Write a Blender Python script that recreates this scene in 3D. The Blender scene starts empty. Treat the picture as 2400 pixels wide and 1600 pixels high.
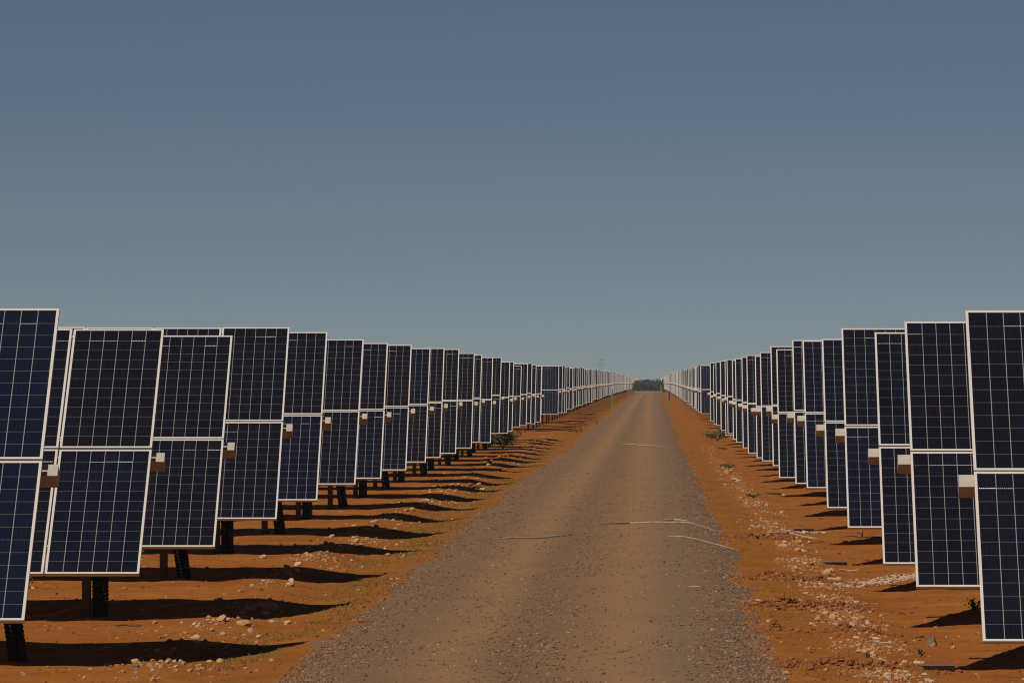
import bpy, math, random
import numpy as np
rng = np.random.default_rng(7)
random.seed(7)
sc = bpy.context.scene
COL = sc.collection
H_CAM = 2.95
R = math.radians

# ------------------------------------------------------------------ helpers
def link(o, parent=None):
    COL.objects.link(o)
    if parent is not None:
        o.parent = parent
    return o

def tag(o, label=None, cat=None, group=None, kind=None):
    if label: o['label'] = label
    if cat: o['category'] = cat
    if group: o['group'] = group
    if kind: o['kind'] = kind
    return o

def empty(name, loc):
    o = bpy.data.objects.new(name, None)
    o.empty_display_size = .3
    o.location = loc
    return link(o)

def obj(name, me, parent=None, loc=(0, 0, 0), rot=(0, 0, 0)):
    o = bpy.data.objects.new(name, me)
    o.location = loc
    o.rotation_euler = rot
    return link(o, parent)

def np_mesh(name, V, F, mats, midx=None, uv=None, smooth=False):
    """V (n,3), F (m,k) constant corner count"""
    V = np.asarray(V, dtype=np.float32); F = np.asarray(F, dtype=np.int32)
    me = bpy.data.meshes.new(name)
    k = F.shape[1]
    me.vertices.add(len(V)); me.vertices.foreach_set('co', V.ravel())
    me.loops.add(F.size); me.loops.foreach_set('vertex_index', F.ravel())
    me.polygons.add(len(F))
    me.polygons.foreach_set('loop_start', np.arange(0, F.size, k, dtype=np.int32))
    me.polygons.foreach_set('loop_total', np.full(len(F), k, dtype=np.int32))
    for m in (mats if isinstance(mats, (list, tuple)) else [mats]):
        me.materials.append(m)
    if midx is not None:
        me.polygons.foreach_set('material_index', np.asarray(midx, dtype=np.int32))
    me.polygons.foreach_set('use_smooth', np.full(len(F), bool(smooth)))
    if uv is not None:
        l = me.uv_layers.new(name='UVMap')
        l.data.foreach_set('uv', np.asarray(uv, dtype=np.float32).ravel())
    me.update(calc_edges=True)
    return me

class MB:
    """collects quads with material index and uv, builds ONE mesh"""
    def __init__(s): s.V = []; s.F = []; s.M = []; s.U = []
    def quad(s, pts, m=0, uv=((0, 0),) * 4):
        b = len(s.V); s.V += [tuple(p) for p in pts]; s.F.append((b, b + 1, b + 2, b + 3)); s.M.append(m); s.U += list(uv)
    def box(s, c, d, m=0, fn=None):
        x, y, z = c; a, b, e = d[0] / 2, d[1] / 2, d[2] / 2
        P = [(x - a, y - b, z - e), (x + a, y - b, z - e), (x + a, y + b, z - e), (x - a, y + b, z - e),
             (x - a, y - b, z + e), (x + a, y - b, z + e), (x + a, y + b, z + e), (x - a, y + b, z + e)]
        if fn: P = [fn(p) for p in P]
        for q in ((0, 3, 2, 1), (4, 5, 6, 7), (0, 1, 5, 4), (1, 2, 6, 5), (2, 3, 7, 6), (3, 0, 4, 7)):
            s.quad([P[i] for i in q], m)
    def tube(s, pts, rad, n=8, m=0):
        """swept tube along pts; rad scalar or list"""
        pts = [np.array(p, float) for p in pts]
        rr = rad if hasattr(rad, '__len__') else [rad] * len(pts)
        rings = []
        for i, p in enumerate(pts):
            t = pts[min(i + 1, len(pts) - 1)] - pts[max(i - 1, 0)]
            t /= np.linalg.norm(t) + 1e-9
            u = np.cross(t, (0.31, 0.2, .93)); u /= np.linalg.norm(u) + 1e-9
            w = np.cross(t, u)
            rings.append([p + rr[i] * (math.cos(2 * math.pi * k / n) * u + math.sin(2 * math.pi * k / n) * w) for k in range(n)])
        for a, b in zip(rings[:-1], rings[1:]):
            for k in range(n):
                s.quad((a[k], a[(k + 1) % n], b[(k + 1) % n], b[k]), m)
        for rg, p in ((rings[0], pts[0]), (rings[-1], pts[-1])):
            for k in range(0, n):
                s.quad((rg[k], rg[(k + 1) % n], p, p), m)
    def mesh(s, name, mats, smooth=False):
        return np_mesh(name, s.V, s.F, mats, s.M, s.U, smooth)

# ------------------------------------------------------------------ noise
def _hash(ix, iy, seed):
    n = (ix.astype(np.int64) * 374761393 + iy.astype(np.int64) * 668265263 + seed * 1442695041) & 0xffffffff
    n = ((n ^ (n >> 13)) * 1274126177) & 0xffffffff
    n = n ^ (n >> 16)
    return (n & 0xffff) / 65535.0

def vnoise(x, y, seed=0):
    ix = np.floor(x); iy = np.floor(y); fx = x - ix; fy = y - iy
    fx = fx * fx * (3 - 2 * fx); fy = fy * fy * (3 - 2 * fy)
    a = _hash(ix, iy, seed); b = _hash(ix + 1, iy, seed); c = _hash(ix, iy + 1, seed); d = _hash(ix + 1, iy + 1, seed)
    return (a + (b - a) * fx) * (1 - fy) + (c + (d - c) * fx) * fy - .5

def bump(x, c, w): return np.exp(-((x - c) / w) ** 2)

GY = [-300, 30, 50, 72, 83, 94, 110, 150, 250, 300, 357, 537, 774, 1143, 1325, 1420, 2250, 8000]
GZ = [-.02, -.02, .0, .02, .07, .11, .13, .15, .19, .22, .28, .52, .80, .92, .90, .78, 1.5, 1.5]
XC, HW = -1.2, 2.42          # road centre line and half width

def base(y): return np.interp(y, GY, GZ)

def edge_wob(y): return .14 * vnoise(y * .35, y * 0 + 3.3, 5) + .10 * vnoise(y * 1.3, y * 0 + 9.3, 6)

def road_mask(x, y):
    """1 inside the road, 0 outside"""
    d = HW + 1.2 * edge_wob(y + (x > XC) * 500.) - np.abs(x - XC)
    return np.clip(d / .25, 0, 1)

RUTS = [(59.3, .25), (67.8, .2), (75.2, .7), (84.2, .4), (105., .5)]

def ground(x, y):
    x = np.asarray(x, float); y = np.asarray(y, float)
    z = base(y)
    fade = np.clip((900 - y) / 500, 0, 1) * np.clip((60 - np.abs(x)) / 30, 0, 1)
    lum = .05 * vnoise(x / 2.6, y / 4.5, 1) + .045 * vnoise(x / 1.1, y / 1.9, 2) + .028 * vnoise(x / .45, y / .6, 3) + .022 * vnoise(x / .16, y / .2, 4)
    heap_l = np.clip(.6 + 1.5 * vnoise(y / 2.4, y * 0 + .5, 11), 0, 1.4)
    heap_r = np.clip(.6 + 1.2 * vnoise(y / 2.0, y * 0 + .5, 12), 0, 1.3)
    prof = .05 * heap_l * bump(x, -5.3 + .5 * vnoise(y / 9., y * 0, 13), .42) - .05 * bump(x, -4.5, .45) \
        + .06 * heap_r * bump(x, 2.5 + .3 * vnoise(y / 7., y * 0, 14), .38) - .03 * bump(x, 3.3, .55)
    for ry, rw in RUTS:      # rough clods where a vehicle turned off the road
        m = bump(y, ry + .25 * (x - 1.8), rw) * bump(x, 1.9, .75)
        prof = prof + m * (.26 * vnoise(x / .12, y / .25, 15) + .14 * vnoise(x / .3, y / .5, 16) - .01)
    rm = road_mask(x, y)
    left = np.clip((-4.2 - x) / 1.2, 0, 1) * np.clip((y - 70) / 15, 0, 1) * np.clip((300 - y) / 60, 0, 1)
    right = np.clip((x - 1.6) / 1.2, 0, 1) * np.clip((300 - y) / 60, 0, 1)
    z = z + .07 * left - .08 * right - .05 * bump(y, 58, 9) * np.clip((-4.2 - x) / 1.2, 0, 1)
    z = z + fade * (lum * .8 + prof) * (1 - rm) - rm * .05
    return z

def road_h(x, y):
    x = np.asarray(x, float); y = np.asarray(y, float)
    s = (x - XC) / HW
    z = base(y) + .045 * (1 - s ** 4)
    fade = np.clip((500 - y) / 300, 0, 1)
    edge = np.clip(np.abs(s) * 1.6 - .6, 0, 1)
    z = z + fade * (.03 * vnoise(x / 1.3, y / 5., 21) + .012 * vnoise(x / .3, y / .4, 22) + (.012 + .014 * edge) * vnoise(x / .09, y / .11, 23))
    z = z - .025 * (bump(x, XC - .85, .3) + bump(x, XC + .8, .3)) * fade
    return z

def surf(x, y):
    """height of whatever lies on top"""
    g = ground(x, y)
    inr = np.abs(np.asarray(x) - XC) < HW + .3
    return np.where(inr, np.maximum(g, road_h(x, y)), g)

# ------------------------------------------------------------------ materials
def mat(name):
    m = bpy.data.materials.new(name); m.use_nodes = True
    return m, m.node_tree, m.node_tree.nodes['Principled BSDF']

def N(nt, t, **kw):
    n = nt.nodes.new(t)
    for k, v in kw.items():
        if k == 'ins':
            for i, val in v.items(): n.inputs[i].default_value = val
        else: setattr(n, k, v)
    return n

def L(nt, a, b): nt.links.new(a, b)

def math_n(nt, op, a, b=None, c=None, clamp=False):
    n = nt.nodes.new('ShaderNodeMath'); n.operation = op; n.use_clamp = clamp
    for i, v in enumerate((a, b, c)):
        if v is None: continue
        if isinstance(v, (int, float)): n.inputs[i].default_value = v
        else: nt.links.new(v, n.inputs[i])
    return n.outputs[0]

def mix_c(nt, fac, a, b, blend='MIX'):
    n = nt.nodes.new('ShaderNodeMix'); n.data_type = 'RGBA'; n.blend_type = blend
    for sock, v in ((n.inputs[0], fac), (n.inputs[6], a), (n.inputs[7], b)):
        if isinstance(v, (int, float)): sock.default_value = v
        elif isinstance(v, tuple): sock.default_value = (*v, 1) if len(v) == 3 else v
        else: nt.links.new(v, sock)
    return n.outputs[2]

def noise(nt, scale, detail=4, rough=.55, vec=None, stretch=None):
    n = N(nt, 'ShaderNodeTexNoise', ins={'Scale': scale, 'Detail': detail, 'Roughness': rough})
    if vec is None:
        vec = N(nt, 'ShaderNodeNewGeometry').outputs['Position']
    if stretch:
        mp = N(nt, 'ShaderNodeMapping'); mp.inputs['Scale'].default_value = stretch
        L(nt, vec, mp.inputs[0]); vec = mp.outputs[0]
    L(nt, vec, n.inputs['Vector'])
    return n.outputs[0]

def ramp(nt, fac, stops):
    n = N(nt, 'ShaderNodeValToRGB')
    while len(n.color_ramp.elements) < len(stops): n.color_ramp.elements.new(.5)
    for e, (p, c) in zip(n.color_ramp.elements, stops):
        e.position = p; e.color = (*c, 1) if len(c) == 3 else c
    L(nt, fac, n.inputs[0])
    return n.outputs[0]

def simple(name, col, rough=.6, var=.12, scale=14, metallic=0, spec=.4):
    m, nt, b = mat(name)
    tc = N(nt, 'ShaderNodeTexCoord')
    f = noise(nt, scale, 4, .6, tc.outputs['Object'])
    lo = tuple(c * (1 - var) for c in col); hi = tuple(min(1, c * (1 + var)) for c in col)
    L(nt, ramp(nt, f, [(.3, lo), (.7, hi)]), b.inputs['Base Color'])
    b.inputs['Roughness'].default_value = rough
    b.inputs['Metallic'].default_value = metallic
    b.inputs['Specular IOR Level'].default_value = spec
    return m

M_FRAME = simple('anodised_frame', (.57, .515, .46), .5, .05, 3)
M_GALV = simple('galvanised_tube', (.42, .365, .30), .55, .10, 9)
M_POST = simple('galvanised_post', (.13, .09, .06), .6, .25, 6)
M_PLAST = simple('black_conduit', (.012, .011, .011), .5, .2, 10)
M_BACK = simple('panel_backsheet', (.55, .55, .55), .7, .04, 3)

def cells_mat():
    m, nt, b = mat('solar_cells')
    uv = N(nt, 'ShaderNodeUVMap'); uv.uv_map = 'UVMap'
    sp = N(nt, 'ShaderNodeSeparateXYZ'); L(nt, uv.outputs[0], sp.inputs[0])
    def line(s, w):                                   # white gap centred on the integers
        f = math_n(nt, 'FRACT', math_n(nt, 'ADD', s, .5))
        d = math_n(nt, 'ABSOLUTE', math_n(nt, 'SUBTRACT', f, .5))
        return math_n(nt, 'LESS_THAN', d, w)
    vert = line(sp.outputs[0], .023)
    hori = line(sp.outputs[1], .0135)
    def inside(q, hi): return math_n(nt, 'MULTIPLY', math_n(nt, 'GREATER_THAN', q, .5), math_n(nt, 'LESS_THAN', q, hi - .5))
    vert = math_n(nt, 'MULTIPLY', vert, inside(sp.outputs[0], 6)); hori = math_n(nt, 'MULTIPLY', hori, inside(sp.outputs[1], 12))
    # busbars: three faint ones in each cell
    bb = math_n(nt, 'MULTIPLY', sp.outputs[0], 4.0)
    bus = math_n(nt, 'MULTIPLY', line(bb, .03), .03)
    # solder ribbons showing as dashes near the top gap
    fu = math_n(nt, 'FRACT', math_n(nt, 'MULTIPLY', sp.outputs[0], 9.0))
    dash = math_n(nt, 'MULTIPLY', math_n(nt, 'LESS_THAN', fu, .6),
                  math_n(nt, 'MULTIPLY', math_n(nt, 'GREATER_THAN', sp.outputs[1], 10.97), math_n(nt, 'LESS_THAN', sp.outputs[1], 11.03)))
    wn = N(nt, 'ShaderNodeTexWhiteNoise'); wn.noise_dimensions = '2D'
    oi = N(nt, 'ShaderNodeObjectInfo')
    fl = N(nt, 'ShaderNodeVectorMath', operation='FLOOR'); L(nt, uv.outputs[0], fl.inputs[0])
    cv = N(nt, 'ShaderNodeCombineXYZ'); L(nt, oi.outputs['Random'], cv.inputs[0]); cv.inputs[1].default_value = 3.7
    ad = N(nt, 'ShaderNodeVectorMath', operation='ADD'); L(nt, fl.outputs[0], ad.inputs[0]); L(nt, cv.outputs[0], ad.inputs[1])
    L(nt, ad.outputs[0], wn.inputs['Vector'])
    dash = math_n(nt, 'MULTIPLY', dash, math_n(nt, 'GREATER_THAN', wn.outputs[0], .7))
    cell = mix_c(nt, wn.outputs[0], (.0042, .0052, .0108), (.0064, .0082, .0170))
    cell = mix_c(nt, oi.outputs['Random'], cell, mix_c(nt, .5, cell, (.0090, .0068, .0095)))
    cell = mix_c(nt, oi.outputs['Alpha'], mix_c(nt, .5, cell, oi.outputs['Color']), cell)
    grime = noise(nt, 1.6, 5, .6, stretch=(1, 1, 1))
    cell = mix_c(nt, math_n(nt, 'MULTIPLY', grime, .012), cell, (.35, .25, .17))
    c = mix_c(nt, bus, cell, (.3, .3, .33))
    c = mix_c(nt, math_n(nt, 'MULTIPLY', hori, .27), c, (.42, .37, .33))
    c = mix_c(nt, math_n(nt, 'MULTIPLY', vert, .43), c, (.52, .49, .46))
    c = mix_c(nt, dash, c, (.8, .78, .75))
    L(nt, c, b.inputs['Base Color'])
    b.inputs['Roughness'].default_value = .12
    b.inputs['Specular IOR Level'].default_value = .14
    return m
M_CELL = cells_mat()

def soil_mat():
    m, nt, b = mat('red_soil')
    pos = N(nt, 'ShaderNodeNewGeometry').outputs['Position']
    a = noise(nt, .55, 5, .6, pos)
    c = ramp(nt, a, [(.30, (.27, .082, .014)), (.5, (.32, .105, .017)), (.68, (.355, .128, .023))])
    red = noise(nt, 1.7, 5, .65, pos)
    c = mix_c(nt, math_n(nt, 'MULTIPLY', ramp(nt, red, [(.52, (0, 0, 0)), (.68, (1, 1, 1))]), .55), c, (.225, .060, .014))
    spk = noise(nt, 16, 3, .7, pos)
    c = mix_c(nt, math_n(nt, 'MULTIPLY', ramp(nt, spk, [(.60, (0, 0, 0)), (.72, (1, 1, 1))]), .55), c, (.10, .036, .013))
    spk2 = noise(nt, 23, 3, .7, pos)
    c = mix_c(nt, math_n(nt, 'MULTIPLY', ramp(nt, spk2, [(.64, (0, 0, 0)), (.72, (1, 1, 1))]), .5), c, (.44, .23, .11))
    mott = noise(nt, 5, 7, .78, pos)
    c = mix_c(nt, math_n(nt, 'MULTIPLY', ramp(nt, mott, [(.50, (0, 0, 0)), (.66, (1, 1, 1))]), .6), c, (.15, .047, .013))
    mot2 = noise(nt, 3.3, 7, .8, pos)
    c = mix_c(nt, math_n(nt, 'MULTIPLY', ramp(nt, mot2, [(.56, (0, 0, 0)), (.72, (1, 1, 1))]), .4), c, (.42, .18, .055))
    # thin moss and seedlings along the verges
    sp = N(nt, 'ShaderNodeSeparateXYZ'); L(nt, pos, sp.inputs[0])
    g1 = math_n(nt, 'SUBTRACT', 1.0, math_n(nt, 'DIVIDE', math_n(nt, 'ABSOLUTE', math_n(nt, 'ADD', sp.outputs[0], 4.25)), .75), clamp=True)
    g2 = math_n(nt, 'SUBTRACT', 1.0, math_n(nt, 'DIVIDE', math_n(nt, 'ABSOLUTE', math_n(nt, 'SUBTRACT', sp.outputs[0], 1.7)), .6), clamp=True)
    g2 = math_n(nt, 'MULTIPLY', g2, .45)
    gm = math_n(nt, 'MULTIPLY', math_n(nt, 'MAXIMUM', g1, g2), ramp(nt, noise(nt, .8, 5, .7, pos), [(.40, (0, 0, 0)), (.62, (1, 1, 1))]))
    gm = math_n(nt, 'ADD', math_n(nt, 'MULTIPLY', gm, .8), math_n(nt, 'MULTIPLY', ramp(nt, noise(nt, .9, 5, .75, pos), [(.60, (0, 0, 0)), (.72, (1, 1, 1))]), .35), clamp=True)
    c = mix_c(nt, gm, c, (.17, .088, .011))
    L(nt, c, b.inputs['Base Color'])
    b.inputs['Roughness'].default_value = .95
    b.inputs['Specular IOR Level'].default_value = .1
    bp = N(nt, 'ShaderNodeBump', ins={'Strength': .35, 'Distance': .02})
    L(nt, noise(nt, 11, 6, .7, pos), bp.inputs['Height']); L(nt, bp.outputs[0], b.inputs['Normal'])
    return m
M_SOIL = soil_mat()

def road_mat():
    m, nt, b = mat('gravel_road')
    pos = N(nt, 'ShaderNodeNewGeometry').outputs['Position']
    sp = N(nt, 'ShaderNodeSeparateXYZ'); L(nt, pos, sp.inputs[0])
    w = math_n(nt, 'MULTIPLY', math_n(nt, 'SUBTRACT', noise(nt, .35, 4, .6, pos), .5), .35)
    s = math_n(nt, 'ADD', math_n(nt, 'DIVIDE', math_n(nt, 'SUBTRACT', sp.outputs[0], XC), HW), w)
    s = math_n(nt, 'ADD', math_n(nt, 'MULTIPLY', s, .5), .5)
    grav = (.212, .121, .066); sand = (.310, .162, .072)
    c = ramp(nt, s, [(0, grav), (.16, grav), (.30, sand), (.42, (.205, .118, .062)), (.50, (.215, .122, .062)), (.66, sand), (.80, (.225, .136, .074)), (.90, grav), (1, (.16, .10, .06))])
    p1 = noise(nt, 30, 3, .75, pos)
    c = mix_c(nt, ramp(nt, p1, [(.56, (0, 0, 0)), (.70, (.7, .7, .7))]), c, (.085, .060, .045))
    p2 = noise(nt, 37, 3, .75, pos)
    c = mix_c(nt, ramp(nt, p2, [(.60, (0, 0, 0)), (.72, (.6, .6, .6))]), c, (.30, .21, .15))
    br = noise(nt, .5, 4, .6, pos, stretch=(1, .35, 1))
    c = mix_c(nt, math_n(nt, 'MULTIPLY', ramp(nt, br, [(.45, (0, 0, 0)), (.7, (1, 1, 1))]), .4), c, (.225, .125, .062))
    L(nt, c, b.inputs['Base Color'])
    b.inputs['Roughness'].default_value = .9
    b.inputs['Specular IOR Level'].default_value = .15
    bp = N(nt, 'ShaderNodeBump', ins={'Strength': .6, 'Distance': .02})
    L(nt, noise(nt, 26, 5, .75, pos), bp.inputs['Height']); L(nt, bp.outputs[0], b.inputs['Normal'])
    return m
M_ROAD = road_mat()

def island_mat(name, cols, rough=.85, dust=.35):
    """colour drawn per separate little stone or leaf"""
    m, nt, b = mat(name)
    g = N(nt, 'ShaderNodeNewGeometry')
    n = len(cols)
    c = ramp(nt, g.outputs['Random Per Island'], [(i / max(1, n - 1), col) for i, col in enumerate(cols)])
    f = noise(nt, 30, 3, .6, g.outputs['Position'])
    c = mix_c(nt, math_n(nt, 'MULTIPLY', f, dust), c, (.27, .10, .03))
    L(nt, c, b.inputs['Base Color'])
    b.inputs['Roughness'].default_value = rough
    b.inputs['Specular IOR Level'].default_value = .2
    return m
M_RUBBLE = island_mat('limestone_rubble', [(.42, .235, .11), (.32, .135, .05), (.48, .31, .17), (.29, .115, .04), (.40, .21, .09), (.58, .42, .27), (.31, .135, .05)])
M_GRAVEL = island_mat('road_gravel', [(.15, .093, .056), (.22, .138, .082), (.10, .066, .044), (.30, .195, .12), (.17, .105, .065), (.21, .122, .07), (.40, .29, .20)])
M_CLOD = island_mat('soil_clods', [(.26, .088, .026), (.17, .055, .018), (.30, .11, .035), (.12, .042, .014)])
M_LEAF = island_mat('leaves', [(.055, .075, .022), (.085, .11, .030), (.030, .045, .016), (.13, .14, .045), (.05, .06, .02)], .6, .12)
M_TREE = island_mat('scrub_leaves', [(.040, .062, .030), (.052, .078, .038), (.032, .050, .026), (.060, .078, .038)], .8, .05)
M_GRASS = island_mat('grass_blades', [(.16, .15, .04), (.10, .12, .03), (.24, .18, .06), (.13, .13, .035)], .8)
M_STEM = simple('twig', (.06, .035, .02), .8, .3, 20)
M_STONE = {
    'pale': simple('pale_stone', (.50, .32, .19), .85, .25, 18),
    'tan': simple('tan_stone', (.46, .25, .12), .85, .25, 18),
    'ochre': simple('ochre_stone', (.46, .26, .10), .85, .2, 18),
    'red': simple('reddish_stone', (.36, .15, .065), .9, .25, 18),
    'grey': simple('grey_stone', (.15, .102, .066), .8, .35, 12)}
M_STEEL = simple('weathered_channel', (.17, .125, .09), .7, .3, 8)
M_GREEN = simple('green_paint', (.10, .26, .05), .6, .15, 5)
M_OLIVE = simple('yellow_green_paint', (.22, .23, .03), .6, .15, 5)
M_DARK = simple('dark_paint', (.035, .028, .02), .6, .2, 5)
M_RUST = simple('rusty_steel', (.12, .035, .015), .8, .3, 10)
M_CORD = simple('pale_cord', (.44, .32, .215), .8, .25, 10)
M_PALE = simple('pale_track', (.20, .165, .14), .9, .2, .3)
M_CHALK = island_mat('chalky_crust', [(.50, .36, .25), (.62, .48, .36), (.42, .27, .17)], .95)

# ------------------------------------------------------------------ ground and road (structure)
ys = [30.0]
while ys[-1] < 330: ys.append(ys[-1] + min(2.0, max(.09, .5 * ys[-1] ** 2 / 16800)))
while ys[-1] < 1500: ys.append(ys[-1] + min(12, 2 + (ys[-1] - 330) / 60))
y_near = np.array(ys)
Y = np.concatenate([[-400, -150, -60, -10, 15], y_near, [1700, 2000, 2250, 2600, 3500, 5000, 8000]])
X = np.concatenate([[-5000, -2000, -800, -400, -200, -120, -80, -55, -42, -34, -28, -24], np.arange(-21, -9, .2), np.arange(-9, 6, .075), np.arange(6, 15, .2), [17, 20, 25, 32, 42, 60, 90, 150, 300, 800, 2000, 5000]])

def grid(name, X, Y, fn, m):
    gx, gy = np.meshgrid(X, Y)
    z = fn(gx, gy)
    V = np.stack([gx, gy, z], -1).reshape(-1, 3)
    nx, ny = len(X), len(Y)
    i = np.arange(ny - 1)[:, None] * nx + np.arange(nx - 1)[None, :]
    F = np.stack([i, i + 1, i + nx + 1, i + nx], -1).reshape(-1, 4)
    return np_mesh(name, V, F, m, smooth=True)

o = obj('ground', grid('ground', X, Y, ground, M_SOIL)); tag(o, kind='structure')
o = obj('road', grid('road', np.arange(XC - HW - .3, XC + HW + .301, .075), np.concatenate([[-60, 0, 15], y_near[y_near < 1335]]), road_h, M_ROAD)); tag(o, kind='structure')
# pale cross track at the far end of the road
def track_h(x, y): return base(y) + .05 + .55 * np.clip((y - 1340) / 40, 0, 1)
o = obj('cross_track', grid('cross_track', np.linspace(-4.6, 2.4, 12), np.linspace(1338, 1370, 12), track_h, M_PALE)); tag(o, kind='structure')

# ------------------------------------------------------------------ solar trackers
PW, PL, GAPX, GAPV, FD, LIP = .992, 1.985, .016, .022, .040, .025
NCOL = 12
TS, TW = .145, -.20          # torque tube side and its distance behind the panel plane
OVER = .13

def panel_frame(mb, x0, v0, fn=None):
    """aluminium frame of one panel, lower-left corner at (x0, v0), front face at w = 0"""
    mb.box((x0 + PW / 2, v0 + LIP / 2, -FD / 2), (PW, LIP, FD), 0, fn)
    mb.box((x0 + PW / 2, v0 + PL - LIP / 2, -FD / 2), (PW, LIP, FD), 0, fn)
    mb.box((x0 + LIP / 2, v0 + PL / 2, -FD / 2), (LIP, PL - 2 * LIP, FD), 0, fn)
    mb.box((x0 + PW - LIP / 2, v0 + PL / 2, -FD / 2), (LIP, PL - 2 * LIP, FD), 0, fn)

def panel_sheet(mb, x0, v0, mi=0, fn=None):
    a, b_ = x0 + LIP, x0 + PW - LIP; c, d = v0 + LIP, v0 + PL - LIP
    e = .012 / .155
    uv = ((-e, -e), (6 + e, -e), (6 + e, 12 + e), (-e, 12 + e))
    f = fn or (lambda p: p)
    z = -.005; z2 = -.011
    mb.quad([f(p) for p in ((a, c, z), (b_, c, z), (b_, d, z), (a, d, z))], mi, uv)
    mb.quad([f(p) for p in ((a, d, z2), (b_, d, z2), (b_, c, z2), (a, c, z2))], mi + 1)

def frame_and_sheet():
    f = MB(); panel_frame(f, 0, 0)
    s = MB(); panel_sheet(s, 0, 0, 0)
    b = MB(); panel_frame(b, 0, 0); panel_sheet(b, 0, 0, 1)
    return f.mesh('panel_frame', M_FRAME), s.mesh('cell_sheet', [M_CELL, M_BACK]), b.mesh('solar_panel', [M_FRAME, M_CELL, M_BACK])
ME_FRAME, ME_SHEET, ME_PANEL = frame_and_sheet()
WID = NCOL * PW + (NCOL - 1) * GAPX

def tube_mesh(s, fn=None, mb=None):
    """square torque tube with panel saddles; x runs from the road edge into the field (s = -1 left, +1 right)"""
    own = mb is None
    mb = mb or MB()
    L_ = WID + OVER
    xm = s * (L_ / 2 - OVER)
    mb.box((xm, 0, TW), (L_, TS, TS), 0, fn)
    for k in range(NCOL):
        mb.box((s * (k * (PW + GAPX) + PW / 2), 0, TW + TS / 2 + .021), (.07, .9, .042), 0, fn)
        mb.box((s * (k * (PW + GAPX) + PW / 2), 0, -FD - .019), (.05, 2.6, .035), 0, fn)
    return mb.mesh('torque_tube', M_GALV) if own else None
ME_TUBE = {-1: tube_mesh(-1), 1: tube_mesh(1)}

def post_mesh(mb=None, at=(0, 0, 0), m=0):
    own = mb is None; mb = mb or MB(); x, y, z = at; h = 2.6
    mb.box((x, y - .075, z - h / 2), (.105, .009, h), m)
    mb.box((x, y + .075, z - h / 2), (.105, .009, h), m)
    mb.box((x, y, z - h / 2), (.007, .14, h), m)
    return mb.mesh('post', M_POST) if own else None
ME_POST = post_mesh()
def bearing_mesh():
    mb = MB(); mb.box((0, 0, .02), (.16, .26, .03)); mb.box((0, -.125, .09), (.09, .03, .17)); mb.box((0, .125, .09), (.09, .03, .17)); mb.box((0, 0, .185), (.09, .28, .03))
    return mb.mesh('bearing', M_POST)
ME_BEAR = bearing_mesh()

def conduit_mesh(splay):
    """bundle of two corrugated black conduits dropping beside the post into the soil"""
    mb = MB()
    for dx, dy in ((0, 0), (.095, .03)):
        pts = []; rad = []
        n = 90
        for i in range(n + 1):
            t = i / n
            z = -.25 - 2.2 * t
            x = dx + (splay * max(0, t - .25) ** 1.4)
            pts.append((x, dy, z)); rad.append(.062 if i % 2 else .050)
        mb.tube(pts, rad, 8)
    return mb.mesh('cable_conduit', M_PLAST, True)
ME_COND = [conduit_mesh(.02), conduit_mesh(.30)]

LEFT = [(-5.42, 50.5, 2.28, 43.0), (-5.39, 61.2, 2.26, 40.4), (-5.43, 72.0, 2.26, 41.4), (-5.38, 82.8, 2.41, 43.8), (-5.43, 93.5, 2.45, 43.5), (-5.37, 104.2, 2.46, 41.2), (-5.42, 115.0, 2.43, 42.9), (-5.39, 125.8, 2.45, 43.6), (-5.39, 136.5, 2.46, 42.9), (-5.44, 147.2, 2.48, 45.0), (-5.42, 158.0, 2.49, 46.4), (-5.33, 168.8, 2.47, 44.5), (-5.43, 179.5, 2.51, 43.5), (-5.38, 190.2, 2.43, 45.4), (-5.38, 201.0, 2.56, 42.2), (-5.35, 211.8, 2.46, 41.4), (-5.46, 222.5, 2.48, 43.0), (-5.41, 233.2, 2.46, 38.7), (-5.39, 244.0, 2.51, 41.5), (-5.43, 254.8, 2.55, 42.2), (-5.46, 265.5, 2.48, 43.3), (-5.42, 276.2, 2.48, 43.0)]
RIGHT = [(2.85, 50.5, 2.18, 46.4), (2.77, 61.2, 2.23, 44.7), (2.86, 72.0, 2.17, 46.4), (2.79, 82.8, 2.34, 46.1), (2.82, 93.5, 2.33, 43.7), (2.78, 104.2, 2.42, 42.2), (2.85, 115.0, 2.41, 46.3), (2.76, 125.8, 2.32, 45.1), (2.85, 136.5, 2.44, 45.6), (2.8, 147.2, 2.38, 44.5), (2.86, 158.0, 2.33, 44.8), (2.8, 168.8, 2.37, 46.5), (2.82, 179.5, 2.38, 45.6), (2.77, 190.2, 2.42, 44.2), (2.82, 201.0, 2.41, 44.0), (2.77, 211.8, 2.5, 43.6), (2.83, 222.5, 2.42, 47.1), (2.78, 233.2, 2.49, 45.4), (2.9, 244.0, 2.45, 45.0), (2.83, 254.8, 2.54, 44.9), (2.83, 265.5, 2.47, 43.7), (2.79, 276.2, 2.58, 44.7)]
ORD = ['first', 'second', 'third', 'fourth', 'fifth', 'sixth', 'seventh', 'eighth', 'ninth', 'tenth', 'eleventh', 'twelfth', 'thirteenth', 'fourteenth', 'fifteenth', 'sixteenth', 'seventeenth', 'eighteenth', 'nineteenth', 'twentieth', 'twenty-first', 'twenty-second']
POSTS = (1.75, 6.2, 10.6)
DETAIL = 10
BLUE = (.006, .011, .029)

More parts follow.
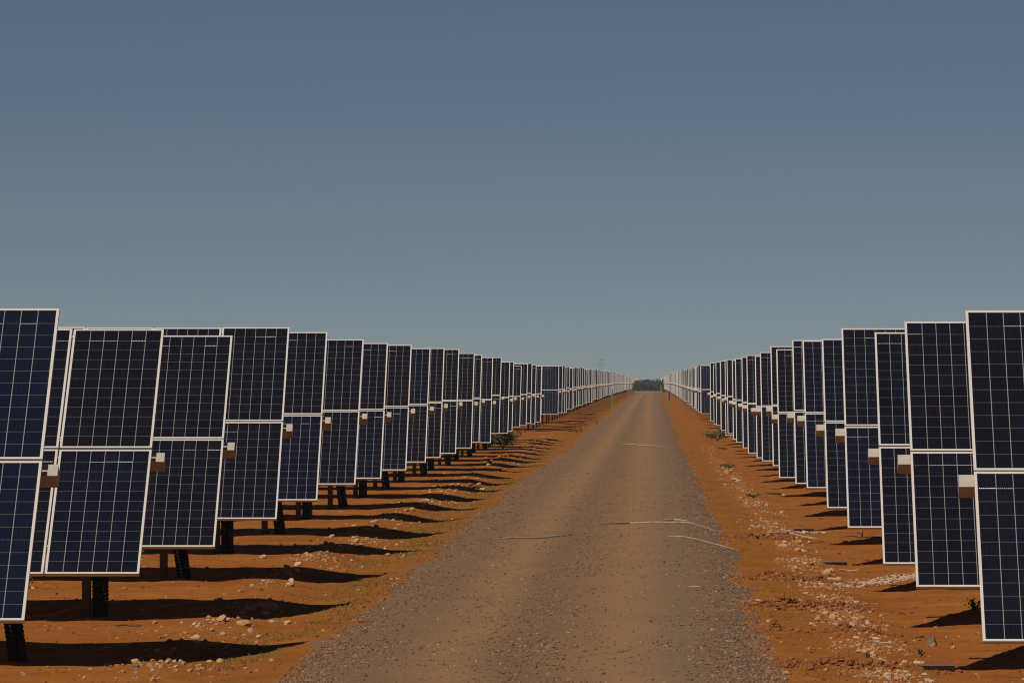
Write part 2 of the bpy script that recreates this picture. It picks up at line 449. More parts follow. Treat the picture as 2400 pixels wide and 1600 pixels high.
def tracker(s, i, x, y, zc, tilt, label, group):
    """one tracker table; s = -1 runs to the left of the road, +1 to the right; origin on the soil at its road-side end"""
    t = R(tilt)
    gz = float(ground(np.array([x]), np.array([y]))[0])
    root = empty('solar_tracker', (x, y, gz))
    tag(root, label, 'solar tracker', group)
    h = zc - gz
    n = (0, -math.sin(t), math.cos(t))
    for row in (0, 1):
        v0 = GAPV / 2 if row else -GAPV / 2 - PL
        for k in range(NCOL):
            x0 = s * k * (PW + GAPX) - (PW if s < 0 else 0)
            # tiny mounting tolerance so that neighbouring panels do not line up perfectly
            dt = random.uniform(-.25, .25)
            loc = (x0, v0 * math.cos(t), h + v0 * math.sin(t))
            if i < DETAIL:
                p = obj('solar_panel', ME_FRAME, root, loc, (t + R(dt), 0, 0))
                c = obj('cell_sheet', ME_SHEET, p)
            else:
                p = c = obj('solar_panel', ME_PANEL, root, loc, (t + R(dt), 0, 0))
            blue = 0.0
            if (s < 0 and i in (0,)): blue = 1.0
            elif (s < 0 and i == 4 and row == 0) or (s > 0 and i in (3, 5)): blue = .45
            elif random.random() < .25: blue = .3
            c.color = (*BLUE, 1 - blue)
    obj('torque_tube', ME_TUBE[s], root, (0, 0, h), (t, 0, 0))
    ty = -TW * math.sin(t); tz = h + TW * math.cos(t) - .13
    for j, px in enumerate(POSTS):
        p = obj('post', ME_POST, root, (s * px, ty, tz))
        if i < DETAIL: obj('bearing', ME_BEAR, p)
        if j == 0: obj('cable_conduit', ME_COND[i % 2], root, (s * px + .12, ty + .02, tz))
    return root

NOTE_L = {0: 'bluish solar tracker cut off by the left photo edge, nearest one left of the road',
          1: 'wide solar tracker with brown-tinted dark panels, second nearest left of the road',
          2: 'low solar tracker with top edge below its neighbours, third nearest left of the road',
          3: 'tall solar tracker rising above the third one, fourth nearest left of the road',
          4: 'solar tracker with bluish lower panel, fifth nearest left of the road'}
NOTE_R = {0: 'tallest-looking solar tracker at the right photo edge, nearest one right of the road',
          1: 'second solar tracker from the right photo edge, with a cream tube end on its left',
          2: 'low narrow-looking solar tracker, third nearest right of the road',
          3: 'bluish solar tracker rising above the third one, fourth nearest right of the road'}
for s, tab, side, note in ((-1, LEFT, 'left', NOTE_L), (1, RIGHT, 'right', NOTE_R)):
    grp = f'solar trackers lined up {side} of the gravel road'
    for i, (x, y, zc, tl) in enumerate(tab):
        lab = note.get(i, f'{ORD[i]} solar tracker from the camera, {side} of the gravel road, before the wide gap')
        if i == 21: lab = f'last solar tracker before the wide gap, {side} of the gravel road'
        tracker(s, i, x, y, zc, tl, lab, grp)

# the far stretch beyond the service gap: one light mesh per table
def far_mesh(s, tilt):
    t = R(tilt); ct, st = math.cos(t), math.sin(t)
    rot = lambda p: (p[0], p[1] * ct - p[2] * st, p[1] * st + p[2] * ct)
    mb = MB()
    for row in (0, 1):
        v0 = GAPV / 2 if row else -GAPV / 2 - PL
        for k in range(NCOL):
            x0 = s * k * (PW + GAPX) - (PW if s < 0 else 0)
            panel_frame(mb, x0, v0, rot); panel_sheet(mb, x0, v0, 1, rot)
    L_ = WID + OVER
    mb.box((s * (L_ / 2 - OVER), 0, TW), (L_, TS, TS), 3, rot)
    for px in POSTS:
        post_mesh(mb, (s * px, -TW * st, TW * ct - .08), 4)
    return mb.mesh('solar_tracker', [M_FRAME, M_CELL, M_BACK, M_GALV, M_POST])
FAR_T = (42.0, 44.0, 46.5, 49.0)
ME_FAR = {s: [far_mesh(s, t) for t in FAR_T] for s in (-1, 1)}
for s, xe, side in ((-1, -5.4, 'left'), (1, 2.81, 'right')):
    y = 328.6; k = 0
    rest = []
    while y < 2240:
        x = xe + random.uniform(-.05, .05)
        if k and random.random() < .10: x -= -s * .0
        z = float(base(y)) + 2.36 + random.uniform(-.07, .07)
        ti = min(3, max(0, int(random.choice((0, 1, 1, 2)) + (1 if y > 700 else 0))))
        if k == 0: ti = 1
        if k >= 126:                                 # past 300 trackers in view the rest go into one mesh
            rest.append((x, y, z)); y += 10.75; k += 1; continue
        o = obj('solar_tracker', ME_FAR[s][ti], None, (x, y, z))
        if k == 0: lab = f'solar tracker with a wide bluish face just past the wide gap, {side} of the road'
        elif k < 10: lab = f'small solar tracker, {ORD[k]} past the wide gap, {side} of the gravel road'
        elif k < 40: lab = f'tiny solar tracker in the dense striped stretch {side} of the road past the gap'
        else: lab = f'tiniest solar tracker merging into the pale far end, {side} of the road'
        g = f'solar trackers past the gap, {side} side' if k < 10 else (f'striped distant solar trackers {side} of the road' if k < 40 else f'farthest solar trackers {side} of the road')
        tag(o, lab, 'solar tracker', g)
        o.color = (*BLUE, .35 if k == 0 else random.choice((1, 1, .8, .6)))
        y += 10.75; k += 1
    src = ME_FAR[s][2]
    nv = len(src.vertices); co_ = np.empty(nv * 3, np.float32); src.vertices.foreach_get('co', co_); co_ = co_.reshape(-1, 3)
    fi = np.empty(len(src.polygons) * 4, np.int32); src.loops.foreach_get('vertex_index', fi); fi = fi.reshape(-1, 4)
    mi = np.empty(len(src.polygons), np.int32); src.polygons.foreach_get('material_index', mi)
    uvs = np.empty(len(src.loops) * 2, np.float32); src.uv_layers[0].data.foreach_get('uv', uvs)
    me = np_mesh('distant_trackers', np.concatenate([co_ + np.array(q_, np.float32) for q_ in rest]), np.concatenate([fi + i_ * nv for i_ in range(len(rest))]),
                 [M_FRAME, M_CELL, M_BACK, M_GALV, M_POST], np.tile(mi, len(rest)), np.tile(uvs, len(rest)))
    tag(obj('distant_trackers', me), f'blurred remainder of the {side} array of solar trackers by the scrub', 'solar trackers', kind='stuff')

# ------------------------------------------------------------------ stones, gravel, clods
def ico(sub):
    import bmesh
    bm = bmesh.new(); bmesh.ops.create_icosphere(bm, subdivisions=sub, radius=1)
    V = np.array([v.co for v in bm.verts]); F = np.array([[v.index for v in f.verts] for f in bm.faces]); bm.free()
    return V, F
I1, F1 = ico(1)
I2, F2 = ico(2)

def rock_variants(V, n, amp):
    out = []
    for k in range(n):
        d = np.ones(len(V))
        for _ in range(5):                     # cut flat facets
            nn = rng.normal(size=3); nn /= np.linalg.norm(nn)
            h = rng.uniform(.55, .85)
            p = V @ nn
            d = np.where(p > h, np.minimum(d, h / np.maximum(p, 1e-3)), d)
        d = d * (1 + amp * (rng.random(len(V)) - .5))
        out.append(V * d[:, None])
    return out
R1 = rock_variants(I1, 12, .5)
R2 = rock_variants(I2, 12, .16)

def scatter(name, m, xs, ysv, size, var, F, sink=.25, flat=(.5, .9)):
    n = len(xs); nv = len(var[0])
    z = surf(xs, ysv)
    V = np.empty((n, nv, 3)); idx = rng.integers(0, len(var), n)
    base_v = np.array(var)[idx]
    sx = size * rng.uniform(.75, 1.35, n); sy = size * rng.uniform(.75, 1.3, n); sz = size * rng.uniform(flat[0], flat[1], n)
    a = rng.uniform(0, 2 * math.pi, n); tx = rng.normal(0, .3, n)
    v = base_v * np.stack([sx, sy, sz], -1)[:, None, :]
    ct, st = np.cos(tx)[:, None], np.sin(tx)[:, None]
    vy = v[..., 1] * ct - v[..., 2] * st; vz = v[..., 1] * st + v[..., 2] * ct
    ca, sa = np.cos(a)[:, None], np.sin(a)[:, None]
    V[..., 0] = v[..., 0] * ca - vy * sa + xs[:, None]
    V[..., 1] = v[..., 0] * sa + vy * ca + ysv[:, None]
    V[..., 2] = vz + (z + sz * (1 - 2 * sink) * .6)[:, None]
    FF = (F[None] + (np.arange(n) * nv)[:, None, None]).reshape(-1, 3)
    return obj(name, np_mesh(name, V.reshape(-1, 3), FF, m))

def ysample(n, y0, y1, p=2.0):
    """more samples near the camera (density ~ y^-p)"""
    u = rng.random(n); q = 1 - p
    return (y0 ** q + u * (y1 ** q - y0 ** q)) ** (1 / q)

# loose gravel lying on the road, thickest along both edges and between the wheel tracks
n = 46000
yy = ysample(n, 40, 260, 1.9)
kind = rng.random(n)
xx = np.where(kind < .34, XC + HW - np.abs(rng.normal(0, .42, n)) + .12,
     np.where(kind < .60, XC - HW + np.abs(rng.normal(0, .5, n)) - .12,
     np.where(kind < .72, XC + rng.normal(0, .3, n), rng.uniform(XC - HW, XC + HW, n))))
keep = (rng.random(n) < np.clip((270 - yy) / 170, 0, 1)) & ((vnoise(xx / .9, yy / 3.0, 31) + rng.uniform(-.35, .5, n)) > -.05)
o = scatter('loose_gravel', M_GRAVEL, xx[keep], yy[keep], rng.uniform(.007, .019, keep.sum()) * (1 + yy[keep] / 400), R1, F1)
tag(o, 'dark and pale gravel chips lying loose on the road', 'gravel', kind='stuff')

# limestone rubble thrown up in a band on each side of the road
def rubble(n, xc, sd, y0, y1, seed, smin, smax, thr):
    yv = ysample(n, y0, y1, 1.6)
    xv = xc + .28 * vnoise(yv / 6., yv * 0, seed) + rng.normal(0, sd, n)
    k = (vnoise(yv / 2.2, yv * 0 + 1.5, seed + 1) + vnoise(xv / .5, yv / 1.2, seed + 2) * .6 + rng.uniform(-.25, .25, n)) > thr
    xv, yv = xv[k], yv[k]
    sz = smin + (smax - smin) * rng.random(len(xv)) ** 2.6
    if xc < 0:                                  # the left heaps thin out towards the camera
        q = rng.random(len(xv)) < np.clip((yv - 45) / 60, .25, 1)
        xv, yv, sz = xv[q], yv[q], sz[q]
    return xv, yv, sz
xr, yr, sr = rubble(11500, 2.42, .23, 44, 260, 41, .008, .036, .0)
xl, yl, sl = rubble(15000, -5.25, .30, 50, 300, 51, .009, .048, .13)
x3 = rng.uniform(-12, 7, 2600); y3 = ysample(2600, 42, 200, 1.6); s3 = .010 + .035 * rng.random(2600) ** 3
k3 = np.abs(x3 - XC) > HW + .1
o = scatter('limestone_rubble', M_RUBBLE, np.concatenate([xr, xl, x3[k3]]), np.concatenate([yr, yl, y3[k3]]), np.concatenate([sr, sl, s3[k3]]), R1, F1, .3)
tag(o, 'pale broken limestone rubble strewn in bands beside the road', 'rubble', kind='stuff')

# dark red clods turned up where wheels cut the verge, and crumbs all over the soil
n = 15000
xx = rng.uniform(-13, 8, n); yy = ysample(n, 42, 260, 1.6)
ok = np.abs(xx - XC) > HW + .1
cx = [xx[ok]]; cy = [yy[ok]]; cs = [.006 + .026 * rng.random(ok.sum()) ** 2.5]
for ry, rw in RUTS:
    m_ = 900
    px = rng.normal(1.9, .5, m_); py = ry + .25 * (px - 1.8) + rng.normal(0, rw * .7, m_)
    q = px > XC + HW + .02
    cx.append(px[q]); cy.append(py[q]); cs.append(rng.uniform(.012, .045, q.sum()))
o = scatter('soil_clods', M_CLOD, np.concatenate(cx), np.concatenate(cy), np.concatenate(cs), R1, F1, .3)
tag(o, 'crumbled dark red soil clods on the verge', 'soil clods', kind='stuff')

# chalky crust strips crossing the right verge
def crust(x0, x1, y0, y1, n, w):
    t = rng.random(n); px = x0 + (x1 - x0) * t; py = y0 + (y1 - y0) * t + .8 * np.sin(t * 5) * .25 + rng.normal(0, w, n)
    return px, py
a = crust(2.65, 4.3, 83.5, 88.5, 700, .55); b = crust(2.5, 3.4, 111, 113, 160, .25)
o = scatter('chalky_crust', M_CHALK, np.concatenate([a[0], b[0]]), np.concatenate([a[1], b[1]]), rng.uniform(.015, .05, 860), R1, F1, .3, (.15, .4))
tag(o, 'broken pale chalky crust strips on the right verge', 'soil crust', kind='stuff')

# individual stones: (x, y, radius, kind, label)
ME_ROCK = {}
def stone(x, y, r, kd, lab, grp=None, squash=.8, var=None, rz=None):
    v = random.randrange(len(R2)) if var is None else var
    if (v, kd) not in ME_ROCK:
        ME_ROCK[(v, kd)] = np_mesh('stone', R2[v], F2, M_STONE[kd])
    z = float(surf(np.array([x]), np.array([y]))[0])
    o = obj('stone', ME_ROCK[(v, kd)], None, (x, y, z + r * squash * .55), (random.uniform(-.3, .3), random.uniform(-.3, .3), random.uniform(0, 6.3) if rz is None else rz))
    o.scale = (r * random.uniform(.9, 1.3), r * random.uniform(.85, 1.15), r * squash)
    tag(o, lab, 'stone', grp)
    return o
stone(-5.48, 60.2, .048, 'ochre', 'round tan stone on the near edge of the front left shadow', squash=.85)
stone(-5.35, 58.9, .035, 'grey', 'small grey stone just right of the round tan stone', squash=.7)
stone(-4.66, 61.2, .042, 'ochre', 'larger of two ochre stones under the tip of the front left shadow', squash=.7)
stone(-4.75, 61.0, .034, 'ochre', 'smaller of two ochre stones under the tip of the front left shadow', squash=.6)
_v = I2.copy()
for _nn, _h in (((.75, -.5, .55), .40), ((-.8, -.35, .45), .38), ((.1, .8, .6), .45), ((-.1, -.85, .2), .45), ((0, 0, 1), .85)):
    _nn = np.array(_nn) / np.linalg.norm(_nn); _p = _v @ _nn
    _v = _v - np.maximum(0, _p - _h)[:, None] * _nn
R2.append(_v * 1.25 * (1 + .22 * (rng.random(len(_v)) - .5))[:, None])
stone(3.27, 66.5, .07, 'grey', 'dark grey angular rock alone on soil below the front right tracker', squash=1.2, var=len(R2) - 1, rz=.3)
R2.pop()
stone(2.80, 64.3, .032, 'pale', 'pale round stone left of the grey angular rock', squash=.7)
stone(2.40, 62.0, .060, 'tan', 'big tan stone at the foot of the right rubble band', squash=.75)
stone(2.33, 62.6, .045, 'tan', 'tan stone leaning behind the big tan stone in the right rubble band', squash=.7)
stone(2.27, 71.8, .060, 'ochre', 'ochre block low in the middle of the right rubble band', squash=.8)
stone(2.22, 73.0, .050, 'tan', 'tan block just above the ochre block in the right rubble band', squash=.8)
stone(2.66, 72.6, .055, 'red', 'reddish stone right of the tan and ochre blocks', squash=.8)
stone(2.66, 86.5, .085, 'tan', 'brown boulder with dark shaded foot in the right rubble band', squash=.85)
stone(2.78, 85.4, .075, 'ochre', 'sandy boulder right of the brown boulder', squash=.8)
stone(2.80, 89.0, .065, 'tan', 'flat sandy stone above the sandy boulder', squash=.6)
stone(-5.00, 69.5, .10, 'ochre', 'largest yellowish slab in the nearest left rubble heap', squash=.45)
stone(-5.28, 69.8, .07, 'ochre', 'yellowish upright chunk left of the largest slab', squash=.9)
stone(-4.98, 74.2, .10, 'tan', 'tan rock crowning the nearest left rubble heap', squash=.7)
stone(1.42, 76.2, .05, 'pale', 'white flat stone at the right edge of the gravel road', squash=.5)
# many more countable lumps standing out of the two bands
big_r = np.argsort(-rng.random(400))
for side, xc, sd, n_, y0, y1 in (('right', 2.45, .26, 70, 50, 190), ('left', -5.25, .33, 80, 62, 210)):
    yv = ysample(n_, y0, y1, 1.4)
    for y in yv:
        x = xc + .28 * float(vnoise(np.array([y / 6.]), np.array([0.]), 41 if side == 'right' else 51)[0]) + random.gauss(0, sd)
        kd = random.choice(('pale', 'tan', 'ochre', 'tan', 'red', 'pale'))
        word = {'pale': 'pale limestone', 'tan': 'brownish limestone', 'ochre': 'sandy yellow limestone', 'red': 'red dusted'}[kd]
        stone(x, float(y), random.uniform(.022, .05) * (1 + y / 230), kd, f'small {word} lump lying in the {side}-hand rubble band', f'{word} lumps in the {side} rubble band', random.uniform(.45, .8))

# ------------------------------------------------------------------ grass fringe (stuff)
def grass(n, gen):
    P = []; F = []
    xs, yv = gen(n)
    zs = surf(xs, yv)
    for x, y, z in zip(xs, yv, zs):
        a = random.uniform(0, 6.28); h = random.uniform(.008, .026) * (1 + y / 300); w = random.uniform(.005, .010) * (1 + y / 150)
        lx, ly = random.uniform(-.03, .03), random.uniform(-.03, .03)
        b = len(P)
        P += [(x - w * math.cos(a), y - w * math.sin(a), z - .01), (x + w * math.cos(a), y + w * math.sin(a), z - .01), (x + lx, y + ly, z + h)]
        F.append((b, b + 1, b + 2))
    return np_mesh('verge_grass', P, F, M_GRASS)
def gen_g(n):
    y = ysample(n, 44, 230, 1.5)
    x = np.where(rng.random(n) < .78, -4.2 + rng.normal(0, .42, n), 1.65 + rng.normal(0, .3, n))
    k = (vnoise(x / .8, y / 2.5, 61) + rng.uniform(-.2, .2, n)) > .06
    k &= (np.abs(x - XC) > HW - .05)
    return x[k], y[k]
o = obj('verge_grass', grass(26000, gen_g)); tag(o, 'thin dry green grass fringe along the road verges', 'grass', kind='stuff')

# ------------------------------------------------------------------ plants
def bush_mesh(w, h, n, leaf, m=M_LEAF, spiky=False):
    P = []; F = []; M_ = []
    stems = []
    ns = max(4, int(n / 40))
    for _ in range(ns):
        a = random.uniform(0, 6.28); r = random.uniform(.3, 1) * w
        tip = np.array((math.cos(a) * r, math.sin(a) * r * .8, h * random.uniform(.45, 1.0)))
        stems.append(tip)
        for seg in range(4):
            p0 = tip * (seg / 4) ** 1.1; p1 = tip * ((seg + 1) / 4) ** 1.1
            p0 = np.array((p0[0], p0[1], tip[2] * (1 - (1 - seg / 4) ** 1.6))); p1 = np.array((p1[0], p1[1], tip[2] * (1 - (1 - (seg + 1) / 4) ** 1.6)))
            q = .006 * (1 + w)
            for dx, dy in ((q, 0), (0, q)):
                b = len(P); P += [p0 - (dx, dy, 0), p0 + (dx, dy, 0), p1 + (dx * .6, dy * .6, 0), p1 - (dx * .6, dy * .6, 0)]
                F.append((b, b + 1, b + 2, b + 3)); M_.append(1)
    for i in range(n):
        tip = random.choice(stems); t = random.uniform(.35, 1.05)
        c = np.array((tip[0] * t, tip[1] * t, tip[2] * (1 - (1 - min(1, t)) ** 1.6))) + np.array([random.gauss(0, .10 * w), random.gauss(0, .10 * w), random.gauss(0, .08 * h)])
        c[2] = max(.01, c[2])
        d = np.array((random.gauss(0, 1), random.gauss(0, 1), random.gauss(.25, .6))); d /= np.linalg.norm(d)
        u = np.cross(d, (random.gauss(0, 1), random.gauss(0, 1), random.gauss(0, 1))); u /= np.linalg.norm(u) + 1e-9
        ll = leaf * random.uniform(.6, 1.3) * (1.8 if spiky else 1); lw = leaf * random.uniform(.22, .38) * (.5 if spiky else 1)
        b = len(P)
        P += [c, c + d * ll * .5 + u * lw, c + d * ll, c + d * ll * .5 - u * lw]
        F.append((b, b + 1, b + 2, b + 3)); M_.append(0)
    P = np.array(P)
    leaves = [f for f, k in zip(F, M_) if k == 0]; wood = [f for f, k in zip(F, M_) if k == 1]
    return np_mesh('foliage', P, leaves, m), np_mesh('stems', P, wood, M_STEM)

def bush(name, x, y, w, h, n, leaf, lab, cat, spiky=False, m=M_LEAF):
    z = float(surf(np.array([x]), np.array([y]))[0])
    root = empty(name, (x, y, z)); tag(root, lab, cat)
    f, s_ = bush_mesh(w, h, n, leaf, m, spiky)
    obj('foliage', f, root); obj('stems', s_, root)
    return root
bush('bush', -6.25, 237.5, .95, .75, 900, .11, 'leafy green bush spreading out from under the left trackers', 'bush')
bush('bush', 3.20, 281.0, .80, .55, 500, .10, 'low dark green bush beside the right trackers near the gap', 'bush')
bush('bush', -8.2, 138.0, .35, .75, 220, .07, 'dark twiggy bush behind the post under the fifth left tracker', 'bush')
bush('bush', -8.15, 211.0, .30, .50, 160, .07, 'olive bush between two posts under the middle left trackers', 'bush')
bush('small_plant', -8.75, 79.6, .26, .30, 200, .045, 'small leafy plant under the second left tracker', 'plant')
bush('small_plant', -8.05, 88.6, .16, .30, 90, .06, 'small spiky plant under the third left tracker', 'plant', True)
bush('small_plant', 4.22, 74.2, .16, .20, 120, .04, 'small dark plant half hidden by the nearest right tracker', 'plant')
bush('small_plant', 2.52, 142.0, .22, .10, 160, .05, 'flat green plant in the right rubble band', 'plant')
bush('small_plant', 2.62, 192.0, .36, .12, 200, .06, 'creeping green plant on the far right rubble band', 'plant')
bush('small_plant', 2.32, 61.6, .05, .06, 40, .025, 'tiny green seedling among the nearest right rubble', 'plant')
bush('small_plant', 2.98, 63.2, .05, .08, 30, .03, 'tiny weed between the grey rock and the metal channel', 'plant')
def twig_mesh(n, l):
    mb = MB()
    for _ in range(n * 6):
        p = np.array([0., 0., 0.]); pts = [p.copy()]
        d = np.array([random.gauss(.3, .7), random.gauss(0, .3), random.uniform(.3, .8)])
        for _ in range(4):
            d = d + np.array([random.gauss(0, .3), random.gauss(0, .3), random.gauss(-.12, .2)])
            p = p + d * l / 4; p[2] = max(.005, p[2]); pts.append(p.copy())
        mb.tube(pts, [.012, .010, .012, .008, .004], 5)
    return mb.mesh('dead_twigs', M_STEM)
def lay(name, me, x, y, lab, cat, dz=0, rz=0):
    z = float(surf(np.array([x]), np.array([y]))[0])
    return tag(obj(name, me, None, (x, y, z + dz), (0, 0, rz)), lab, cat)
lay('dead_twigs', twig_mesh(1, .32), 3.98, 108.2, 'withered dark twigs at the edge of shadow below the second right tracker', 'twigs')
lay('dead_twigs', twig_mesh(1, .4), -4.9, 150.0, 'dry bent twig reaching over soil between two left shadows', 'twigs')

# small dry sticks lying on the soil
def stick_mesh(l, bend):
    mb = MB(); pts = [(l * (t - .5), bend * math.sin(t * 3.1) + .1 * bend * math.sin(t * 9), .012 + .01 * math.sin(t * 7)) for t in np.linspace(0, 1, 8)]
    mb.tube(pts, [.006, .009, .010, .010, .009, .009, .008, .005], 6); return mb
for x, y, l, bd, m_, lab in ((-7.9, 85.6, .35, .12, M_CORD, 'pale bent stick under the second left tracker'),
                             (2.62, 65.6, .36, .18, M_CORD, 'pale crooked stick left of the grey angular rock'),
                             (2.05, 61.2, .32, .05, M_STEM, 'thin dark stick on the soil right of the road edge'),
                             (-6.4, 69.5, .30, .1, M_STEM, 'dark curved twig on soil beneath the second left tracker'),
                             (2.95, 106.2, .28, .35, M_CORD, 'light straight stick lying on soil right of the rubble'),
                             (3.1, 90.5, .35, .1, M_CORD, 'white curved stick above the chalky crust strip')):
    lay('stick', stick_mesh(l, bd).mesh('stick', m_), x, y, lab, 'stick')

# ------------------------------------------------------------------ pale cords across the gravel
def cord(pts, r, lab):
    xs = []; yv = []
    for (x0, y0), (x1, y1) in zip(pts[:-1], pts[1:]):
        k = max(2, int(abs(x1 - x0) / .06))
        for i in range(k): xs.append(x0 + (x1 - x0) * i / k); yv.append(y0 + (y1 - y0) * i / k + random.uniform(-.015, .015))
    xs.append(pts[-1][0]); yv.append(pts[-1][1])
    xs = np.array(xs); yv = np.array(yv)
    z = surf(xs, yv) + r * .7 + .010
    z = np.convolve(np.pad(z, 2, mode='edge'), np.ones(5) / 5, 'valid')
    tt = np.linspace(0, 1, len(xs)); tp = np.minimum(1, 5 * np.minimum(tt, 1 - tt)) ** .6
    mb = MB(); mb.tube([p for p in zip(xs, yv, z)], [.95 * r * (.15 + q * random.uniform(.75, 1.15)) for q in tp], 6)
    tag(obj('cord', mb.mesh('cord', M_CORD, True)), lab, 'cord')
def gp(px, py, z=0.0):
    """ground spot seen at a photo pixel, used only for laying out loose things"""
    y = (H_CAM - z) * 13333 / (py - 900); return ((px - 1530) * y / 13333, y)
cord([gp(1160, 1284), gp(1250, 1281), gp(1335, 1276)], .016, 'pale cord on the left half of the gravel, nearest left end')
cord([gp(1395, 1253), gp(1475, 1246), gp(1620, 1246), gp(1650, 1253), gp(1690, 1265)], .015, 'long pale cord on the right half of the gravel')
cord([gp(1550, 1241), gp(1580, 1240), gp(1615, 1242)], .016, 'short pale cord lying just behind the long pale cord')
cord([gp(1563, 1279), gp(1600, 1280), gp(1635, 1285), gp(1735, 1308)], .013, 'thin pale cord running off the gravel onto the right verge')
cord([gp(1450, 1053), gp(1500, 1056), gp(1555, 1059)], .024, 'distant straight pale cord across the gravel')
cord([gp(1615, 1390), gp(1642, 1391)], .012, 'very short pale cord at the right side of the near gravel')
cord([gp(1800, 1264), gp(1850, 1262), gp(1880, 1266), gp(1915, 1268)], .020, 'pale cord winding over the right rubble band')

# ------------------------------------------------------------------ metal channels lying beside the right trackers
def channel_mesh(l):
    mb = MB(); t = .008; w = .24; h = .05
    mb.box((l / 2, 0, t / 2), (l, w, t)); mb.box((l / 2, -w / 2 + t / 2, h / 2 + t / 2), (l, t, h)); mb.box((l / 2, w / 2 - t / 2, h / 2 + t / 2), (l, t, h))
    mb.box((l / 2, -w / 2 - .018, h + t), (l, .045, t)); mb.box((l / 2, w / 2 + .018, h + t), (l, .045, t))
    return mb.mesh('metal_channel', M_STEEL)
ME_CH = channel_mesh(.40)
for x, y, rz, lab in ((2.78, 60.0, .03, 'grey brown metal channel half in shadow below the front right tracker'),
                      (2.76, 92.6, .0, 'metal channel lying by the chalky strip left of the third right tracker'),
                      (2.80, 113.2, -.02, 'metal channel with lit end beside the rubble, left of the fourth right tracker'),
                      (3.00, 151.0, .02, 'small metal channel on soil left of the sixth right tracker'),
                      (2.85, 250.0, .0, 'distant metal channel just before the low bush on the right')):
    o = lay('metal_channel', ME_CH, x, y, lab, 'metal channel', -.03, rz); o['group'] = 'metal channels lying beside the right trackers'

# ------------------------------------------------------------------ marker stakes
def stake(x, y, h, r, upper, lower, frac, lab, lean=(0, 0)):
    z = float(surf(np.array([x]), np.array([y]))[0])
    root = empty('marker_stake', (x, y, z)); tag(root, lab, 'marker stake')
    mb = MB(); mb.tube([(0, 0, -.1), (lean[0] * frac, lean[1] * frac, h * frac)], r, 10); obj('lower_pole', mb.mesh('lower_pole', lower), root)
    mb = MB(); mb.tube([(lean[0] * frac, lean[1] * frac, h * frac), (lean[0], lean[1], h)], [r * 1.02, r * .95], 10); obj('upper_pole', mb.mesh('upper_pole', upper), root)
stake(-3.55, 500, 2.0, .055, M_GREEN, M_OLIVE, .35, 'green marker stake at the left road edge far away')
stake(1.45, 500, 1.85, .06, M_DARK, M_OLIVE, .55, 'stake with dark top and yellow-green foot at the right road edge')
stake(-3.6, 860, 2.0, .07, M_GREEN, M_OLIVE, .4, 'tiny green stake at the left road edge before the trees')
stake(1.4, 980, 2.0, .10, M_GREEN, M_OLIVE, .4, 'tiny green stake at the right road edge before the trees')
def rod(x, y, h, lean, lab):
    mb = MB(); mb.tube([(0, 0, -.1), (lean * .5, .02, h * .5), (lean, 0, h)], [.035, .035, .03], 8)
    lay('rusty_rod', mb.mesh('rusty_rod', M_RUST), x, y, lab, 'rod')
rod(-4.25, 318, .42, -.12, 'left one of two leaning rusty rods beside the road')
rod(-3.98, 320, .46, -.14, 'right one of two leaning rusty rods beside the road')
rod(-3.72, 372, .32, .10, 'single short rusty rod at the left road edge')

# ------------------------------------------------------------------ far scrub behind the end of the road
def scrub():
    P = []; F = []
    spots = [(random.uniform(-4.3, 2.6), random.uniform(1400, 1480), random.uniform(2.9, 3.35), random.uniform(.6, 1.1)) for _ in range(64)]
    spots += [(random.uniform(-260, 260), random.uniform(2290, 2380), random.uniform(3.0, 4.6), random.uniform(2, 4)) for _ in range(220)]
    for cx, cy, hh, w in spots:
        zb = float(base(cy)) - .3
        for _ in range(170):
            a = random.uniform(0, 6.28); rr = w * math.sqrt(random.random()); u = random.random()
            c = np.array((cx + rr * math.cos(a), cy + rr * math.sin(a), zb + hh * (u ** .8) * (1 - .35 * (rr / w) ** 2) + .3))
            d = np.array([random.gauss(0, 1) for _ in range(3)]); d /= np.linalg.norm(d)
            e = np.cross(d, [random.gauss(0, 1) for _ in range(3)]); e /= np.linalg.norm(e) + 1e-9
            q = random.uniform(.12, .28) * (1 if cy < 2000 else 1.8); b = len(P)
            P += [c - d * q, c + e * q * .7, c + d * q, c - e * q * .7]; F.append((b, b + 1, b + 2, b + 3))
    return np_mesh('scrub_wood', P, F, M_TREE)
o = obj('scrub_wood', scrub()); tag(o, 'dark green scrub wood closing the far end of the road', 'scrub', kind='stuff')

# faint lattice pylon beyond the left array
def pylon(x, y, h):
    z0 = float(base(y)); root = empty('power_pylon', (x, y, z0))
    tag(root, 'faint lattice power pylon on the horizon above the far left trackers', 'pylon')
    wd = lambda t: 1.6 * (1 - t) + .45 * t
    for sx in (-1, 1):
        for sy in (-1, 1):
            m = MB(); m.tube([(sx * wd(0), sy * wd(0), -.5), (sx * wd(1), sy * wd(1), h)], .035, 5); obj('leg', m.mesh('leg', M_POST), root)
    m = MB(); n = 9
    for i in range(n):
        a, b = i / n, (i + 1) / n
        for sy in (-1, 1):
            for sg in (-1, 1):
                m.tube([(-sg * wd(a), sy * wd(a), h * a), (sg * wd(b), sy * wd(b), h * b)], .018, 4)
                m.tube([(sy * wd(a), -sg * wd(a), h * a), (sy * wd(b), sg * wd(b), h * b)], .018, 4)
    obj('lattice', m.mesh('lattice', M_POST), root)
    for zz in (.78, .93):
        m = MB(); m.tube([(-3.2, 0, h * zz), (3.2, 0, h * zz)], .05, 6); obj('crossarm', m.mesh('crossarm', M_POST), root)
pylon(-27.2, 3000, 15.4)

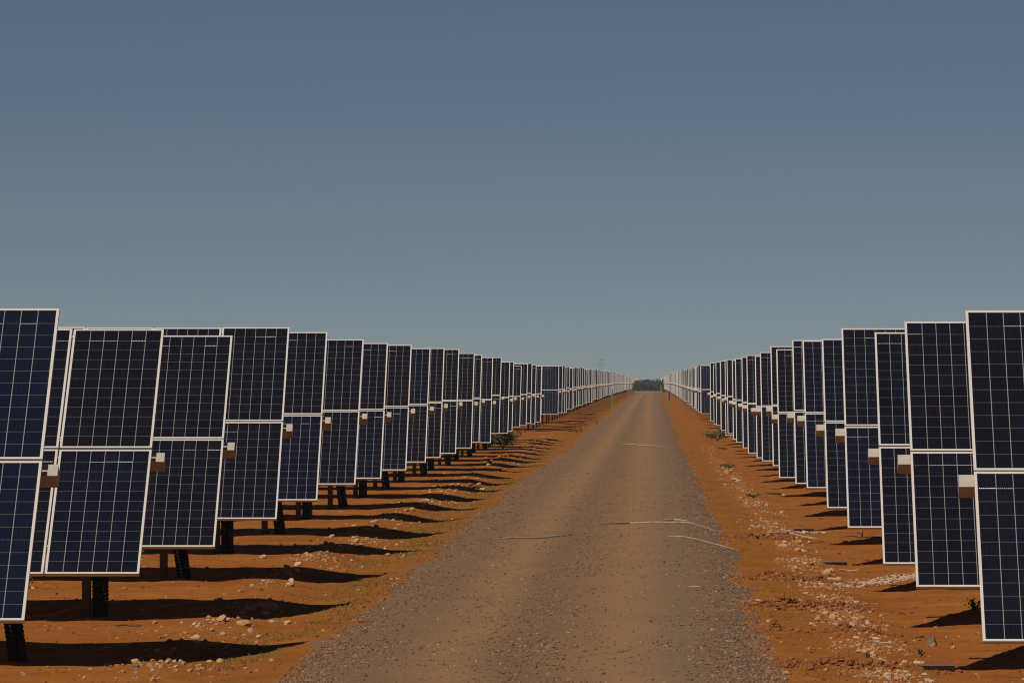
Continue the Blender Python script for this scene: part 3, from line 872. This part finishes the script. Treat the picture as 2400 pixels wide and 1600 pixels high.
# ------------------------------------------------------------------ light, sky, camera
S = np.array([-.40, -.78, 1.0]); S /= np.linalg.norm(S)
el = math.asin(S[2]); az = math.atan2(S[0], S[1])
sun = bpy.data.lights.new('sun', 'SUN'); sun.energy = 4.6; sun.angle = R(.5); sun.color = (1, .95, .87)
so = bpy.data.objects.new('sun', sun); link(so)
from mathutils import Vector
so.rotation_euler = Vector((-S[0], -S[1], -S[2])).to_track_quat('-Z', 'Y').to_euler()
so.location = (-20, -20, 40)

w = bpy.data.worlds.new('World'); sc.world = w; w.use_nodes = True
nt = w.node_tree; bg = nt.nodes['Background']
sky = nt.nodes.new('ShaderNodeTexSky'); sky.sky_type = 'NISHITA'; sky.sun_disc = False
sky.sun_elevation = el; sky.sun_rotation = az
sky.altitude = 8000; sky.air_density = 1.0; sky.dust_density = 1.6; sky.ozone_density = 2.6
wb = nt.nodes.new('ShaderNodeMix'); wb.data_type = 'RGBA'; wb.blend_type = 'MULTIPLY'
wb.inputs[0].default_value = 1; wb.inputs[7].default_value = (1, .858, .735, 1)      # the hazy, greyed cast of the air that day
nt.links.new(sky.outputs[0], wb.inputs[6]); nt.links.new(wb.outputs[2], bg.inputs[0]); bg.inputs[1].default_value = .05

hb = MB(); hb.box((0, 1180, 3.2), (1600, 2600, 8.8))
hm, hnt, _b = mat('haze'); hnt.nodes.remove(_b)
pv = N(hnt, 'ShaderNodeVolumePrincipled'); pv.inputs['Color'].default_value = (.86, .88, .92, 1); pv.inputs['Density'].default_value = .00010
L(hnt, pv.outputs[0], [n for n in hnt.nodes if n.type == 'OUTPUT_MATERIAL'][0].inputs['Volume'])
tag(obj('haze', hb.mesh('haze', hm)), kind='stuff')

cam = bpy.data.cameras.new('camera'); co = bpy.data.objects.new('camera', cam); link(co)
sc.cycles.filter_width = 1.1
co.location = (0, 0, H_CAM); co.rotation_euler = (R(90), 0, 0)
cam.sensor_width = 36; cam.lens = 36 * 13333 / 2400
cam.shift_x = -330 / 2400; cam.shift_y = 100 / 2400
cam.clip_start = .5; cam.clip_end = 20000
sc.camera = co
sc.view_settings.view_transform = 'Standard'; sc.view_settings.look = 'None'
sc.view_settings.exposure = -.40; sc.view_settings.gamma = 1.0
